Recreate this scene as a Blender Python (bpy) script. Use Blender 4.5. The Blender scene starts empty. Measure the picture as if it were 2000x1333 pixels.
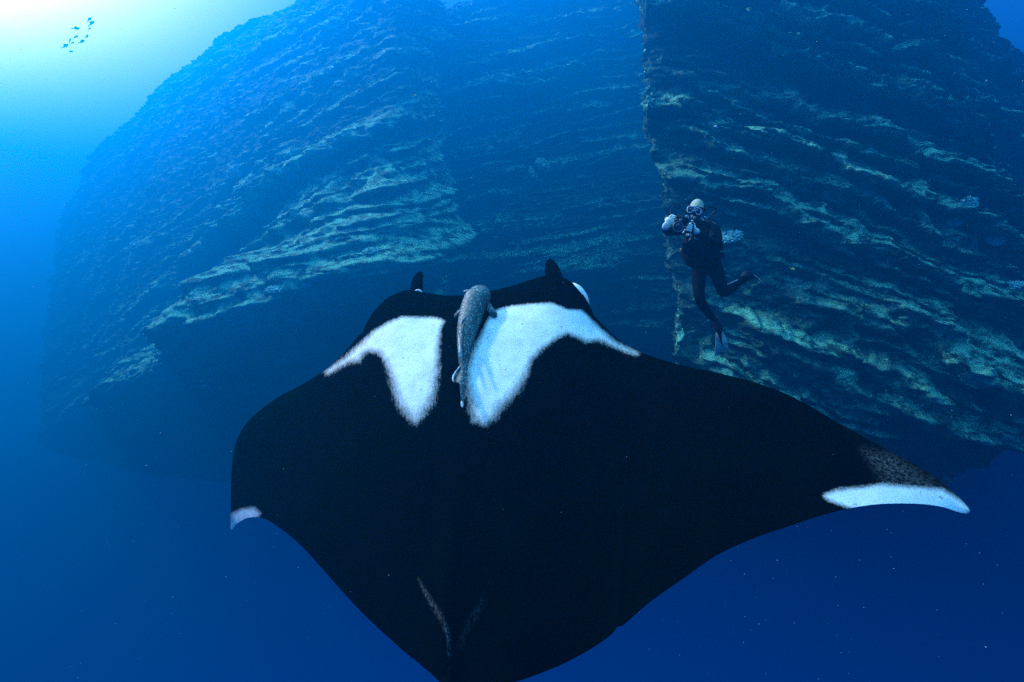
import bpy, bmesh, math, random
import numpy as np
from mathutils import Vector, Matrix
from mathutils.bvhtree import BVHTree

# ------------------------------------------------------------------ camera, world, sun, exposure
scene = bpy.context.scene
C = scene.collection
PITCH = math.radians(10.0)
FPX = 1110.0                                   # focal length in photograph pixels (2000 wide)
cam_data = bpy.data.cameras.new('camera')
cam_data.sensor_width = 36.0
cam_data.lens = 36.0 * FPX / 2000.0
cam_data.clip_start = 0.02
cam_data.clip_end = 2000
cam = bpy.data.objects.new('camera', cam_data)
cam.rotation_euler = (math.pi / 2 - PITCH, 0, 0)
C.objects.link(cam)
scene.camera = cam

SUN_EL, SUN_AZ = math.radians(41), math.radians(-61)      # azimuth from straight ahead, negative = left
SUN = Vector((math.sin(SUN_AZ) * math.cos(SUN_EL), math.cos(SUN_AZ) * math.cos(SUN_EL), math.sin(SUN_EL)))
sl = bpy.data.lights.new('sun', 'SUN')
sl.energy = 5.0
sl.angle = math.radians(3.0)                   # spread a little by the surface and the water
sl.color = (0.88, 1.0, 0.66)
so = bpy.data.objects.new('sun', sl)
so.rotation_euler = (-SUN).to_track_quat('-Z', 'Y').to_euler()
so.location = SUN * 40
C.objects.link(so)

world = bpy.data.worlds.new('World')
scene.world = world
world.use_nodes = True
WN = world.node_tree
WN.nodes.clear()
def wn(t, **kw):
    n = WN.nodes.new(t)
    for k, v in kw.items(): setattr(n, k, v)
    return n
tc = wn('ShaderNodeTexCoord')
dot = wn('ShaderNodeVectorMath', operation='DOT_PRODUCT')
GEL, GAZ = math.radians(30), math.radians(-54)           # brightest water: the sunlit surface, spread towards the horizon by the waves
dot.inputs[1].default_value = (math.sin(GAZ) * math.cos(GEL), math.cos(GAZ) * math.cos(GEL), math.sin(GEL))
WN.links.new(tc.outputs['Generated'], dot.inputs[0])
def mathn(op, a, b=None, clamp=False):
    n = wn('ShaderNodeMath', operation=op, use_clamp=clamp)
    for i, v in enumerate((a, b)):
        if v is None: continue
        if isinstance(v, (int, float)): n.inputs[i].default_value = v
        else: WN.links.new(v, n.inputs[i])
    return n.outputs[0]
half = mathn('MULTIPLY_ADD', dot.outputs['Value'], 0.5); half.node.inputs[2].default_value = 0.5
sep = wn('ShaderNodeSeparateXYZ'); WN.links.new(tc.outputs['Generated'], sep.inputs[0])
el01 = mathn('MULTIPLY_ADD', sep.outputs['Z'], 0.5); el01.node.inputs[2].default_value = 0.5
lobes = [  # (driver, exponent, colour): glow round the sun, then blue that deepens downwards
    (half, 50.0, (36.0, 20.0, 29.0)),
    (half, 14.0, (0.0, 0.7, 2.8)),
    (el01, 9.0, (1.1, 3.0, 2.0)),
    (el01, 4.0, (0.0, 0.38, 2.1)),
    (el01, 0.0, (0.0, 0.07, 0.42)),
]
acc = None
for drv, ex, col in lobes:
    p = mathn('POWER', drv, ex)
    m = wn('ShaderNodeVectorMath', operation='SCALE'); m.inputs[0].default_value = col
    WN.links.new(p, m.inputs['Scale'])
    if acc is None: acc = m.outputs[0]
    else:
        a = wn('ShaderNodeVectorMath', operation='ADD')
        WN.links.new(acc, a.inputs[0]); WN.links.new(m.outputs[0], a.inputs[1]); acc = a.outputs[0]
bg = wn('ShaderNodeBackground'); bg.inputs['Strength'].default_value = 1.0
WN.links.new(acc, bg.inputs['Color'])
wo = wn('ShaderNodeOutputWorld'); WN.links.new(bg.outputs[0], wo.inputs['Surface'])

scene.view_settings.view_transform = 'Standard'
scene.view_settings.look = 'None'
scene.view_settings.exposure = 0.5
scene.view_settings.gamma = 1.0
scene.render.engine = 'CYCLES'
scene.cycles.use_denoising = False            # the remaining grain is that of a photograph taken in dim water
scene.cycles.max_bounces = 6
scene.cycles.volume_bounces = 0
scene.cycles.transparent_max_bounces = 8

# ------------------------------------------------------------------ helpers
F = Vector((0, math.cos(PITCH), -math.sin(PITCH)))
U = Vector((0, math.sin(PITCH), math.cos(PITCH)))
R = Vector((1, 0, 0))
def ray(px, py):
    return F + R * ((px - 1000.0) / FPX) + U * ((666.5 - py) / FPX)
def P(px, py, d):                              # photograph pixel + distance along the view axis -> world point
    return ray(px, py) * d
def project(co):                               # (n,3) array -> photograph pixels
    co = np.asarray(co)
    z = co @ np.array(F); x = co @ np.array(R); y = co @ np.array(U)
    return 1000 + FPX * x / z, 666.5 - FPX * y / z, z

def _hash(ix, iy, seed):
    h = (ix.astype(np.int64) * 374761393 + iy.astype(np.int64) * 668265263 + seed * 1274126177) & 0xFFFFFFFF
    h = ((h ^ (h >> 13)) * 1103515245) & 0xFFFFFFFF
    h = ((h ^ (h >> 15)) * 2246822519) & 0xFFFFFFFF
    return ((h ^ (h >> 16)) & 0xFFFF) / 65535.0
_tab = {}
def vnoise(x, y, seed=0):                      # gradient noise, about -0.7..0.7
    x, y = np.broadcast_arrays(np.asarray(x, float), np.asarray(y, float))
    ix, iy = np.floor(x), np.floor(y)
    fx, fy = (x - ix).astype(np.float32), (y - iy).astype(np.float32)
    ix, iy = ix.astype(np.int32) & 255, iy.astype(np.int32) & 255
    if seed not in _tab:
        a = np.random.RandomState(seed + 1000).rand(256, 256) * 2 * np.pi
        _tab[seed] = (np.cos(a).astype(np.float32).ravel(), np.sin(a).astype(np.float32).ravel())
    gx, gy = _tab[seed]
    ux, uy = fx * fx * fx * (fx * (fx * 6 - 15) + 10), fy * fy * fy * (fy * (fy * 6 - 15) + 10)
    def g(ox, oy):
        k = ((ix + ox) & 255) * 256 + ((iy + oy) & 255)
        return gx[k] * (fx - ox) + gy[k] * (fy - oy)
    n0 = g(0, 0); n0 = n0 + (g(1, 0) - n0) * ux
    n1 = g(0, 1); n1 = n1 + (g(1, 1) - n1) * ux
    return (n0 + (n1 - n0) * uy) * 1.4
def fbm(x, y, octv=4, seed=0, gain=0.5):
    s, a = 0, 1.0
    for o in range(octv):
        s = s + a * vnoise(x * 2 ** o + 17.3 * o, y * 2 ** o - 9.1 * o, seed + o)
        a *= gain
    return s
def sstep(a, b, x):
    t = np.clip((x - a) / (b - a), 0, 1)
    return t * t * (3 - 2 * t)
def catmull(pts, n):                           # smooth curve through points (any dimension), n samples per span
    pts = np.asarray(pts, float)
    p = np.vstack([2 * pts[0] - pts[1], pts, 2 * pts[-1] - pts[-2]])
    out = []
    for i in range(1, len(p) - 2):
        t = np.linspace(0, 1, n, endpoint=False)[:, None]
        p0, p1, p2, p3 = p[i - 1], p[i], p[i + 1], p[i + 2]
        out.append(0.5 * (2 * p1 + (p2 - p0) * t + (2 * p0 - 5 * p1 + 4 * p2 - p3) * t ** 2 + (3 * p1 - p0 - 3 * p2 + p3) * t ** 3))
    out.append(pts[-1:])
    return np.vstack(out)

def mesh_obj(name, verts, faces, mat=None, parent=None, smooth=True):
    me = bpy.data.meshes.new(name)
    me.from_pydata([tuple(v) for v in verts], [], faces)
    me.validate(); me.update()
    if smooth: me.polygons.foreach_set('use_smooth', [True] * len(me.polygons))
    o = bpy.data.objects.new(name, me)
    C.objects.link(o)
    if mat:
        for m in (mat if isinstance(mat, (list, tuple)) else [mat]): me.materials.append(m)
    if parent: adopt(o, parent)
    return o
def grid_mesh(name, co, mat, closed_u=False):  # co: (nu,nv,3)
    nu, nv = co.shape[:2]
    idx = np.arange(nu * nv).reshape(nu, nv)
    f = np.stack([idx[:-1, :-1], idx[1:, :-1], idx[1:, 1:], idx[:-1, 1:]], -1).reshape(-1, 4)
    me = bpy.data.meshes.new(name)
    me.vertices.add(nu * nv); me.vertices.foreach_set('co', co.reshape(-1))
    me.loops.add(len(f) * 4); me.loops.foreach_set('vertex_index', f.reshape(-1).astype(np.int32))
    me.polygons.add(len(f)); me.polygons.foreach_set('loop_start', np.arange(0, len(f) * 4, 4, dtype=np.int32))
    me.polygons.foreach_set('use_smooth', np.ones(len(f), bool))
    me.update(calc_edges=True); me.validate()
    me.materials.append(mat)
    o = bpy.data.objects.new(name, me); C.objects.link(o)
    return o
def adopt(o, parent):
    o.parent = parent
    o.matrix_parent_inverse = Matrix.Translation(parent.location).inverted()
def thing(name, label, cat, loc, group=None):
    o = bpy.data.objects.new(name, None); C.objects.link(o)
    o.location = loc; o.empty_display_size = 0.1
    tag(o, label, cat, group)
    return o
def tag(o, label=None, cat=None, group=None, kind=None):
    if label: o['label'] = label
    if cat: o['category'] = cat
    if group: o['group'] = group
    if kind: o['kind'] = kind
    return o

def mat(name, col, rough=0.6, spec=0.3, noise=None, bump=None, metallic=0.0, coords='Object'):
    """noise = (scale, other colour, contrast lo, hi); bump = (scale, strength, distance)"""
    m = bpy.data.materials.new(name); m.use_nodes = True
    nt = m.node_tree; b = nt.nodes['Principled BSDF']
    b.inputs['Base Color'].default_value = (*col, 1)
    b.inputs['Roughness'].default_value = rough
    b.inputs['Specular IOR Level'].default_value = spec
    b.inputs['Metallic'].default_value = metallic
    t = nt.nodes.new('ShaderNodeTexCoord')
    if noise:
        n = nt.nodes.new('ShaderNodeTexNoise'); n.inputs['Scale'].default_value = noise[0]; n.inputs['Detail'].default_value = 6
        nt.links.new(t.outputs[coords], n.inputs['Vector'])
        r = nt.nodes.new('ShaderNodeMapRange'); r.inputs[1].default_value = noise[2]; r.inputs[2].default_value = noise[3]
        nt.links.new(n.outputs['Fac'], r.inputs[0])
        x = nt.nodes.new('ShaderNodeMix'); x.data_type = 'RGBA'
        x.inputs['A'].default_value = (*col, 1); x.inputs['B'].default_value = (*noise[1], 1)
        nt.links.new(r.outputs[0], x.inputs['Factor']); nt.links.new(x.outputs['Result'], b.inputs['Base Color'])
    if bump:
        n = nt.nodes.new('ShaderNodeTexNoise'); n.inputs['Scale'].default_value = bump[0]; n.inputs['Detail'].default_value = 5
        nt.links.new(t.outputs[coords], n.inputs['Vector'])
        bm_ = nt.nodes.new('ShaderNodeBump'); bm_.inputs['Strength'].default_value = bump[1]; bm_.inputs['Distance'].default_value = bump[2]
        nt.links.new(n.outputs['Fac'], bm_.inputs['Height']); nt.links.new(bm_.outputs[0], b.inputs['Normal'])
    return m

# ------------------------------------------------------------------ rock walls
Q = 1.0                                        # mesh density of the rock
def rock_material():
    m = bpy.data.materials.new('rock'); m.use_nodes = True
    nt = m.node_tree; L = nt.links; b = nt.nodes['Principled BSDF']
    b.inputs['Roughness'].default_value = 0.95; b.inputs['Specular IOR Level'].default_value = 0.1
    t = nt.nodes.new('ShaderNodeTexCoord')
    def noise(scale, detail, vec=None, rough=0.6):
        n = nt.nodes.new('ShaderNodeTexNoise'); n.inputs['Scale'].default_value = scale
        n.inputs['Detail'].default_value = detail; n.inputs['Roughness'].default_value = rough
        L.new(vec or t.outputs['Object'], n.inputs['Vector']); return n.outputs['Fac']
    def rng(v, a, b_):
        r = nt.nodes.new('ShaderNodeMapRange'); r.inputs[1].default_value = a; r.inputs[2].default_value = b_
        L.new(v, r.inputs[0]); return r.outputs[0]
    def mix(f, a, b_):
        x = nt.nodes.new('ShaderNodeMix'); x.data_type = 'RGBA'
        for s, v in (('A', a), ('B', b_)):
            if isinstance(v, tuple): x.inputs[s].default_value = (*v, 1)
            else: L.new(v, x.inputs[s])
        L.new(f, x.inputs['Factor']); return x.outputs['Result']
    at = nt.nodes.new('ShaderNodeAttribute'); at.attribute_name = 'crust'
    big = rng(noise(0.5, 5), 0.38, 0.62)
    mid = rng(noise(3.0, 8, rough=0.7), 0.44, 0.60)
    c = mix(big, (0.008, 0.034, 0.030), (0.015, 0.062, 0.052))
    c = mix(mid, c, (0.028, 0.120, 0.090))
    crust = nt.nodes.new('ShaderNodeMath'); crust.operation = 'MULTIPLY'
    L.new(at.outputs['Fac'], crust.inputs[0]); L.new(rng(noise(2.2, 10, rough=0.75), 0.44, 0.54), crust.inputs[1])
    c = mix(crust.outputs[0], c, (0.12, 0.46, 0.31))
    c = mix(rng(noise(11.0, 3), 0.63, 0.70), c, (0.18, 0.52, 0.38))
    c = mix(rng(noise(17.0, 3), 0.62, 0.68), c, (0.004, 0.022, 0.024))
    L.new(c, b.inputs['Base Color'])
    bp = nt.nodes.new('ShaderNodeBump'); bp.inputs['Strength'].default_value = 1.0; bp.inputs['Distance'].default_value = 0.12
    L.new(noise(5.0, 10, rough=0.75), bp.inputs['Height']); L.new(bp.outputs[0], b.inputs['Normal'])
    return m
ROCK = rock_material()

def wall(name, plan, z0, z1, nu, nv, dip, lean, seed, amp=1.0, cuts=(), shelves=(), top=None, back=(0.0, 1.0), corner=None, shear=0.0, fix=None):
    """plan: (x, y) points walked so that the open water lies on the right-hand side; dip(u) = strata height; lean(z,u) = set-back of the face"""
    nu, nv = int(nu * Q), int(nv * Q)
    c = catmull(plan, 40)
    seg = np.r_[0, np.cumsum(np.hypot(*np.diff(c, axis=0).T))]
    u = np.linspace(0, seg[-1], nu)
    X = np.interp(u, seg, c[:, 0]); Y = np.interp(u, seg, c[:, 1])
    tx, ty = np.gradient(X), np.gradient(Y)
    k = max(3, nu // 60) * 2 + 1                       # smooth the facing a little at corners
    ker = np.ones(k) / k
    tx = np.convolve(np.pad(tx, k // 2, 'edge'), ker, 'valid'); ty = np.convolve(np.pad(ty, k // 2, 'edge'), ker, 'valid')
    ln = np.hypot(tx, ty); nx, ny = ty / ln, -tx / ln
    if fix: nx, ny = nx * 0 + fix[0], ny * 0 + fix[1]
    t = np.linspace(0, 1, nv); zb = -9.0; fb = 0.16     # few rows far down, most on the faces in view
    z = np.where(t < fb, z0 + (zb - z0) * (1 - (1 - t / fb) ** 1.6), zb + (z1 - zb) * np.clip((t - fb) / (1 - fb), 0, 1))
    Ug, Z = np.meshgrid(u, z, indexing='ij')
    if top is not None: Z = z0 + (Z - z0) / (z1 - z0) * (top(Ug) - z0)
    w = Z - dip(Ug) + 0.35 * fbm(Ug * 0.16, Z * 0.25, 3, seed) + 0.06 * fbm(Ug * 0.8, Z * 0.9, 5, seed + 5)
    D = 1.2 * fbm(Ug * 0.09, Z * 0.12, 3, seed + 11) * amp
    crust = np.zeros_like(D)
    calm = 1 - 0.85 * np.exp(-((Ug - corner) / 0.6) ** 2) if corner is not None else 1.0
    for T, A, fu, sd in ((1.9, 1.0, 0.09, 1), (0.80, 0.66, 0.14, 2), (0.33, 0.38, 0.25, 3), (0.14, 0.15, 0.45, 4)):
        ww = w / T + 0.55 * vnoise(w / T * 0.6, 0.13 * Ug / T ** 0.5, seed + 30 + sd)
        kk = np.floor(ww); f = ww - kk
        a = np.clip(vnoise(Ug * fu, kk * 7.37 + 0.5, seed + 40 + sd) * 1.5 + 0.34 + 0.25 * fbm(Ug * fu * 5, kk * 3.1 + 0.5, 4, seed + 60 + sd), 0, 1.25)
        prof = sstep(0.0, 0.13, f) * (1 - sstep(0.16, 0.45 + 0.5 * _hash(kk, kk * 0 + sd, seed), f))
        a = a * sstep(-0.55, 0.25, fbm(Ug * 0.9 / T ** 0.4, w * 0.9 / T ** 0.4, 4, seed + 130 + sd) + (0.25 if T > 0.5 else 0.12))
        a = a * calm
        D += A * amp * a * prof
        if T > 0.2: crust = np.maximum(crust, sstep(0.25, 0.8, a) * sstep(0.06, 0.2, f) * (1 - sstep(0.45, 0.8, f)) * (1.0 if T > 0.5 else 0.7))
    D += 0.24 * fbm(Ug * 1.1, Z * 1.7, 7, seed + 80, 0.62) + 0.09 * np.abs(fbm(Ug * 4, Z * 5, 4, seed + 90)) * sstep(-0.3, 0.4, fbm(Ug * 0.6, Z * 0.8, 3, seed + 91))
    for (uc, wid, dep, slant) in cuts:
        D -= dep * np.exp(-((Ug - uc - slant * Z - 0.25 * fbm(Z * 0.4, Z * 0 + uc, 3, seed + 7)) / wid) ** 2)
    for (uc, wc, ul, wl, out) in shelves:              # broad ledges covered with pale crust
        e = ((Ug - uc) / ul) ** 2
        ds = (w - wc + 0.4 * fbm(Ug * 0.5, Z * 0.4, 4, seed + 99)) / wl
        pr = np.exp(-e * e) * sstep(-0.15, 0.1, ds) * (1 - sstep(0.1, 1.25, ds))
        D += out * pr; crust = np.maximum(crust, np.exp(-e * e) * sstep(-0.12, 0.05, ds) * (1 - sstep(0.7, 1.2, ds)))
    B = lean(Z, Ug)
    co = np.stack([X[:, None] + nx[:, None] * D + back[0] * B + shear * Z + (0.30 * fbm(Z * 0.45, Z * 0 + 3.3, 5, seed + 8) + 0.16 * fbm(Ug * 1.7, Z * 2.1, 5, seed + 9, 0.6) if shear else 0), Y[:, None] + ny[:, None] * D + back[1] * B, Z + 0.05 * fbm(Ug * 3, Z * 3, 3, seed + 70)], -1)
    o = grid_mesh(name, co, ROCK)
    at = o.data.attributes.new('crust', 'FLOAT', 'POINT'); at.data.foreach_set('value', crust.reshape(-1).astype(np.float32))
    tag(o, kind='structure')
    return o

def deep(z, a, slope):                         # under the overhang the face falls away backwards into the haze
    t = np.clip(a - z, 0, None)
    return slope * t * t / (t + 1.2)
right_wall = wall('right_rock_wall', [(10, 30), (6.6, 22), (4.4, 16.4), (3.75, 14.3), (3.68, 13.85), (4.6, 13.7), (7, 13.2), (10.0, 12.9), (12.4, 13.6), (14.2, 16.2), (17.2, 18.0), (22, 21.5), (31, 28), (46, 38)],
                  -36, 11, 1020, 660, lambda u: 0.2 - 0.42 * (u - 18), lambda z, u: 0.42 * np.clip(z + 3, 0, 99) + 0.10 * z + deep(z, -4.0, 2.15), 3, 0.8,
                  cuts=[(24.0, 0.22, 0.5, 0.02)], shelves=[(25, -0.5, 4.5, 0.9, 0.9), (23, 1.2, 6, 0.7, 0.7), (31, 1.9, 4, 0.9, 0.9), (24, 3.2, 8, 0.6, 0.8), (27, 4.7, 7, 0.6, 0.9), (22, 6.0, 6, 0.6, 0.8), (30, 6.3, 6, 0.7, 0.9), (25, 7.6, 7, 0.6, 0.9), (28, 9.2, 7, 0.7, 1.0), (22, 8.6, 4, 0.5, 0.8), (27, -2.2, 6, 0.6, 0.8)],
                  top=lambda u: 13.0 - 7.5 * sstep(28, 42, u), back=(0.3, 0.95), corner=17.6, shear=-0.19, fix=(-0.16, -1.0))
left_wall = wall('left_rock_wall', [(-58, 74), (-44, 58), (-33, 47), (-21, 35), (-10, 25.4), (-5.6, 22.6), (-4.5, 23.2), (-4.1, 27), (-4.2, 44)],
                 -38, 17, 1040, 640, lambda u: 0.38 * (u - 74), lambda z, u: 0.34 * z + 0.03 * np.clip(z + 1, 0, 99) ** 2 + deep(z + 0.30 * (70 - u), -2.8, 2.1), 21, 0.55,
                 shelves=[(72, -1.4, 6, 3.6, 3.0), (62, -2.0, 8, 3.4, 3.0), (50, -2.2, 9, 3.0, 2.6), (66, 4.5, 10, 1.2, 1.0)],
                 top=lambda u: 3.0 + 14.0 * sstep(0, 50, u), back=(-0.1, 1.0))
back_wall = wall('back_rock_wall', [(-11, 46), (-4, 39.5), (2, 37), (8, 35), (15, 33)],
                 -36, 17, 520, 520, lambda u: 0.12 * (u - 10), lambda z, u: 0.32 * z + deep(z, -5, 2.1), 57, 0.8,
                 shelves=[(18, -3.0, 4, 2.4, 1.6)])

# ------------------------------------------------------------------ manta ray
def sdf_poly(px, py, poly):                    # signed distance in pixels, positive inside
    poly = np.asarray(poly, float); n = len(poly)
    d = np.full(px.shape, 1e9); inside = np.zeros(px.shape, bool)
    for i in range(n):
        x0, y0 = poly[i]; x1, y1 = poly[(i + 1) % n]
        ex, ey = x1 - x0, y1 - y0
        t = np.clip(((px - x0) * ex + (py - y0) * ey) / (ex * ex + ey * ey + 1e-9), 0, 1)
        d = np.minimum(d, np.hypot(px - x0 - t * ex, py - y0 - t * ey))
        cond = ((y0 > py) != (y1 > py)) & (px < (x1 - x0) * (py - y0) / (y1 - y0 + 1e-12) + x0)
        inside ^= cond
    return np.where(inside, d, -d)

PATCHES = [
    [(640, 727), (674, 702), (700, 677), (733, 645), (757, 631), (785, 619), (822, 620), (848, 620), (867, 627), (860, 642), (855, 680), (854, 722), (848, 751), (843, 779), (825, 805), (810, 824), (794, 805), (780, 785), (771, 759), (763, 731), (754, 705), (740, 688), (720, 684), (708, 690), (700, 704), (683, 705), (664, 714)],
    [(957, 617), (974, 604), (999, 598), (1036, 594), (1076, 592), (1093, 598), (1108, 605), (1136, 606), (1156, 626), (1179, 649), (1204, 671), (1245, 691), (1228, 687), (1196, 675), (1170, 664), (1145, 667), (1128, 658), (1108, 651), (1085, 662), (1059, 680), (1036, 702), (1028, 728), (1014, 754), (994, 777), (974, 796), (962, 816), (948, 826), (928, 819), (922, 794), (914, 751), (912, 722), (922, 691), (942, 651)],
    [(1607, 968), (1634, 957), (1688, 952), (1724, 946), (1760, 950), (1805, 953), (1841, 956), (1873, 975), (1899, 995), (1888, 1010), (1832, 994), (1760, 990), (1706, 992), (1670, 997), (1643, 986), (1616, 977)],
    [(446, 1042), (453, 1004), (473, 995), (496, 992), (508, 1003), (502, 1014), (483, 1018), (466, 1030)],
]
FAINT = [
    ([(1688, 880), (1740, 890), (1800, 925), (1870, 972), (1840, 965), (1780, 955), (1730, 945)], 0.11, 18),
    ([(816, 1130), (822, 1138), (846, 1176), (866, 1206), (878, 1236), (880, 1285), (877, 1285), (873, 1245), (862, 1216), (842, 1184), (828, 1158)], 0.14, 4),
    ([(945, 1165), (950, 1172), (930, 1205), (912, 1235), (897, 1270), (899, 1248), (916, 1210)], 0.05, 9),
]
# stations: (LE px, LE py, LE 1/depth, TE px, TE py, TE 1/depth, half thickness above, below)
ST = [
    (452, 1036, .2050, 453, 1037, .2050, .004, .004),
    (451, 1018, .2050, 459, 1027, .2055, .010, .008),
    (451.5, 1000, .2050, 466, 1021, .2080, .014, .010),
    (452.4, 950, .2050, 483, 1012.5, .2150, .022, .016),
    (454.7, 910, .2055, 503, 1011, .2220, .030, .020),
    (459.7, 874, .2065, 522, 1016, .2300, .038, .026),
    (469.6, 847.7, .208, 545, 1031, .2400, .048, .032),
    (489.4, 819.7, .210, 565, 1046, .2500, .058, .04),
    (519, 795, .213, 590, 1068, .2620, .072, .05),
    (552, 773.5, .216, 622, 1103, .2800, .090, .06),
    (591.7, 753.7, .220, 660, 1146, .3000, .110, .08),
    (621.4, 737, .223, 700, 1190, .3200, .130, .10),
    (647.8, 722, .226, 735, 1224, .3370, .150, .12),
    (674, 701, .228, 765, 1251, .3500, .170, .14),
    (697, 677.8, .230, 790, 1274, .3590, .185, .16),
    (717, 654.7, .231, 812, 1291, .3650, .195, .18),
    (735, 643.8, .232, 826, 1303, .3690, .205, .20),
    (741, 622, .2325, 836, 1311, .3720, .21, .21),
    (752, 602, .233, 843, 1317, .3745, .215, .22),
    (772, 584, .234, 849, 1323, .3770, .22, .23),
    (798, 574, .235, 855, 1329, .3795, .225, .24),
    (828, 579, .236, 860, 1335, .3820, .23, .25),
    (862, 584.5, .2365, 866, 1342, .3840, .235, .26),
    (900, 586, .238, 874, 1347, .3860, .24, .26),
    (940, 581.5, .239, 884, 1350, .3880, .24, .26),
    (980, 573.5, .240, 898, 1352, .3890, .235, .26),
    (1020, 562.5, .2415, 915, 1352, .3900, .23, .25),
    (1052, 551, .243, 935, 1350, .3905, .225, .24),
    (1078, 544, .244, 955, 1347, .3905, .22, .23),
    (1103, 551, .245, 978, 1341, .3900, .215, .22),
    (1122, 570, .246, 1000, 1334.5, .3890, .21, .21),
    (1133, 591, .247, 1030, 1325, .3870, .205, .20),
    (1142, 610, .248, 1064, 1312, .3845, .20, .19),
    (1160, 630, .250, 1106, 1294, .3820, .19, .18),
    (1196, 663, .254, 1162, 1263, .3790, .175, .16),
    (1245, 691, .261, 1212, 1226, .3765, .155, .14),
    (1300, 710, .268, 1270, 1176, .3735, .135, .12),
    (1350, 722, .274, 1335, 1130, .3695, .115, .10),
    (1400, 732, .280, 1400, 1085, .3660, .10, .085),
    (1467, 747.6, .288, 1467, 1054, .3610, .082, .07),
    (1535, 772, .296, 1535, 1030, .3575, .066, .055),
    (1602, 808, .305, 1602, 1008, .3545, .052, .042),
    (1670, 846.6, .314, 1655, 994.5, .3525, .040, .032),
    (1737, 882.6, .322, 1710, 986, .3510, .030, .024),
    (1783, 907, .328, 1760, 984, .3495, .024, .018),
    (1828, 934, .334, 1805, 985.5, .3480, .018, .013),
    (1864, 963.6, .340, 1842, 991, .3470, .012, .009),
    (1886, 986, .344, 1870, 1000, .3460, .008, .006),
    (1895, 998, .346, 1890, 1004, .3460, .004, .003),
]
def naca(v):
    return 2.0 * 5 * 0.5 * (0.2969 * np.sqrt(v) - 0.126 * v - 0.3516 * v ** 2 + 0.2843 * v ** 3 - 0.1036 * v ** 4) * 2.0

def manta_skin():
    m = bpy.data.materials.new('manta_skin'); m.use_nodes = True
    nt = m.node_tree; L = nt.links; b = nt.nodes['Principled BSDF']
    b.inputs['Roughness'].default_value = 0.62; b.inputs['Specular IOR Level'].default_value = 0.0
    t = nt.nodes.new('ShaderNodeTexCoord')
    a1 = nt.nodes.new('ShaderNodeAttribute'); a1.attribute_name = 'mark'
    a2 = nt.nodes.new('ShaderNodeAttribute'); a2.attribute_name = 'faint'
    uv = nt.nodes.new('ShaderNodeUVMap'); uv.uv_map = 'UVMap'
    mp = nt.nodes.new('ShaderNodeMapping'); mp.inputs['Scale'].default_value = (260, 42, 1)
    L.new(uv.outputs[0], mp.inputs[0])
    def noise(scale, detail, vec, rough=0.6):
        n = nt.nodes.new('ShaderNodeTexNoise'); n.inputs['Scale'].default_value = scale
        n.inputs['Detail'].default_value = detail; n.inputs['Roughness'].default_value = rough
        L.new(vec, n.inputs['Vector']); return n.outputs['Fac']
    def mth(op, a, b_, c=None):
        n = nt.nodes.new('ShaderNodeMath'); n.operation = op
        for i, v in enumerate((a, b_, c)):
            if v is None: continue
            if isinstance(v, (int, float)): n.inputs[i].default_value = v
            else: L.new(v, n.inputs[i])
        return n.outputs[0]
    def rng(v, a, b_, c=0.0, d=1.0):
        r = nt.nodes.new('ShaderNodeMapRange'); r.inputs[1].default_value = a; r.inputs[2].default_value = b_
        r.inputs[3].default_value = c; r.inputs[4].default_value = d
        L.new(v, r.inputs[0]); return r.outputs[0]
    streak = noise(1.0, 4, mp.outputs[0])
    grain = noise(70.0, 3, t.outputs['Object'])
    fine = noise(230.0, 2, t.outputs['Object'])
    e = mth('MULTIPLY_ADD', mth('SUBTRACT', streak, 0.5), 0.40, a1.outputs['Fac'])
    e = mth('MULTIPLY_ADD', mth('SUBTRACT', grain, 0.5), 0.22, e)
    e = mth('MULTIPLY_ADD', mth('SUBTRACT', fine, 0.5), 0.42, e)
    f1 = rng(e, 0.30, 0.78)
    spk = rng(mth('ADD', mth('MULTIPLY', grain, 0.5), mth('MULTIPLY', streak, 0.5)), 0.44, 0.60)
    f2 = mth('MULTIPLY', a2.outputs['Fac'], spk)
    f = mth('MAXIMUM', f1, f2)
    dirt = rng(noise(9.0, 6, t.outputs['Object']), 0.35, 0.75, 1.0, 0.72)
    spots = rng(noise(38.0, 1, t.outputs['Object']), 0.70, 0.76, 1.0, 0.55)
    w = nt.nodes.new('ShaderNodeMix'); w.data_type = 'RGBA'; w.blend_type = 'MULTIPLY'; w.inputs['Factor'].default_value = 1
    w.inputs['A'].default_value = (0.80, 0.80, 0.74, 1)
    L.new(mth('MULTIPLY', dirt, spots), w.inputs['B'])
    blk = nt.nodes.new('ShaderNodeMix'); blk.data_type = 'RGBA'
    blk.inputs['A'].default_value = (0.0002, 0.0004, 0.0004, 1); blk.inputs['B'].default_value = (0.0012, 0.0036, 0.0032, 1)
    L.new(noise(5.0, 5, t.outputs['Object']), blk.inputs['Factor'])
    x = nt.nodes.new('ShaderNodeMix'); x.data_type = 'RGBA'
    L.new(f, x.inputs['Factor']); L.new(blk.outputs['Result'], x.inputs['A']); L.new(w.outputs['Result'], x.inputs['B'])
    L.new(x.outputs['Result'], b.inputs['Base Color'])
    bp = nt.nodes.new('ShaderNodeBump'); bp.inputs['Strength'].default_value = 0.25; bp.inputs['Distance'].default_value = 0.004
    L.new(noise(60.0, 4, t.outputs['Object']), bp.inputs['Height']); L.new(bp.outputs[0], b.inputs['Normal'])
    return m
MANTA = manta_skin()

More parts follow.
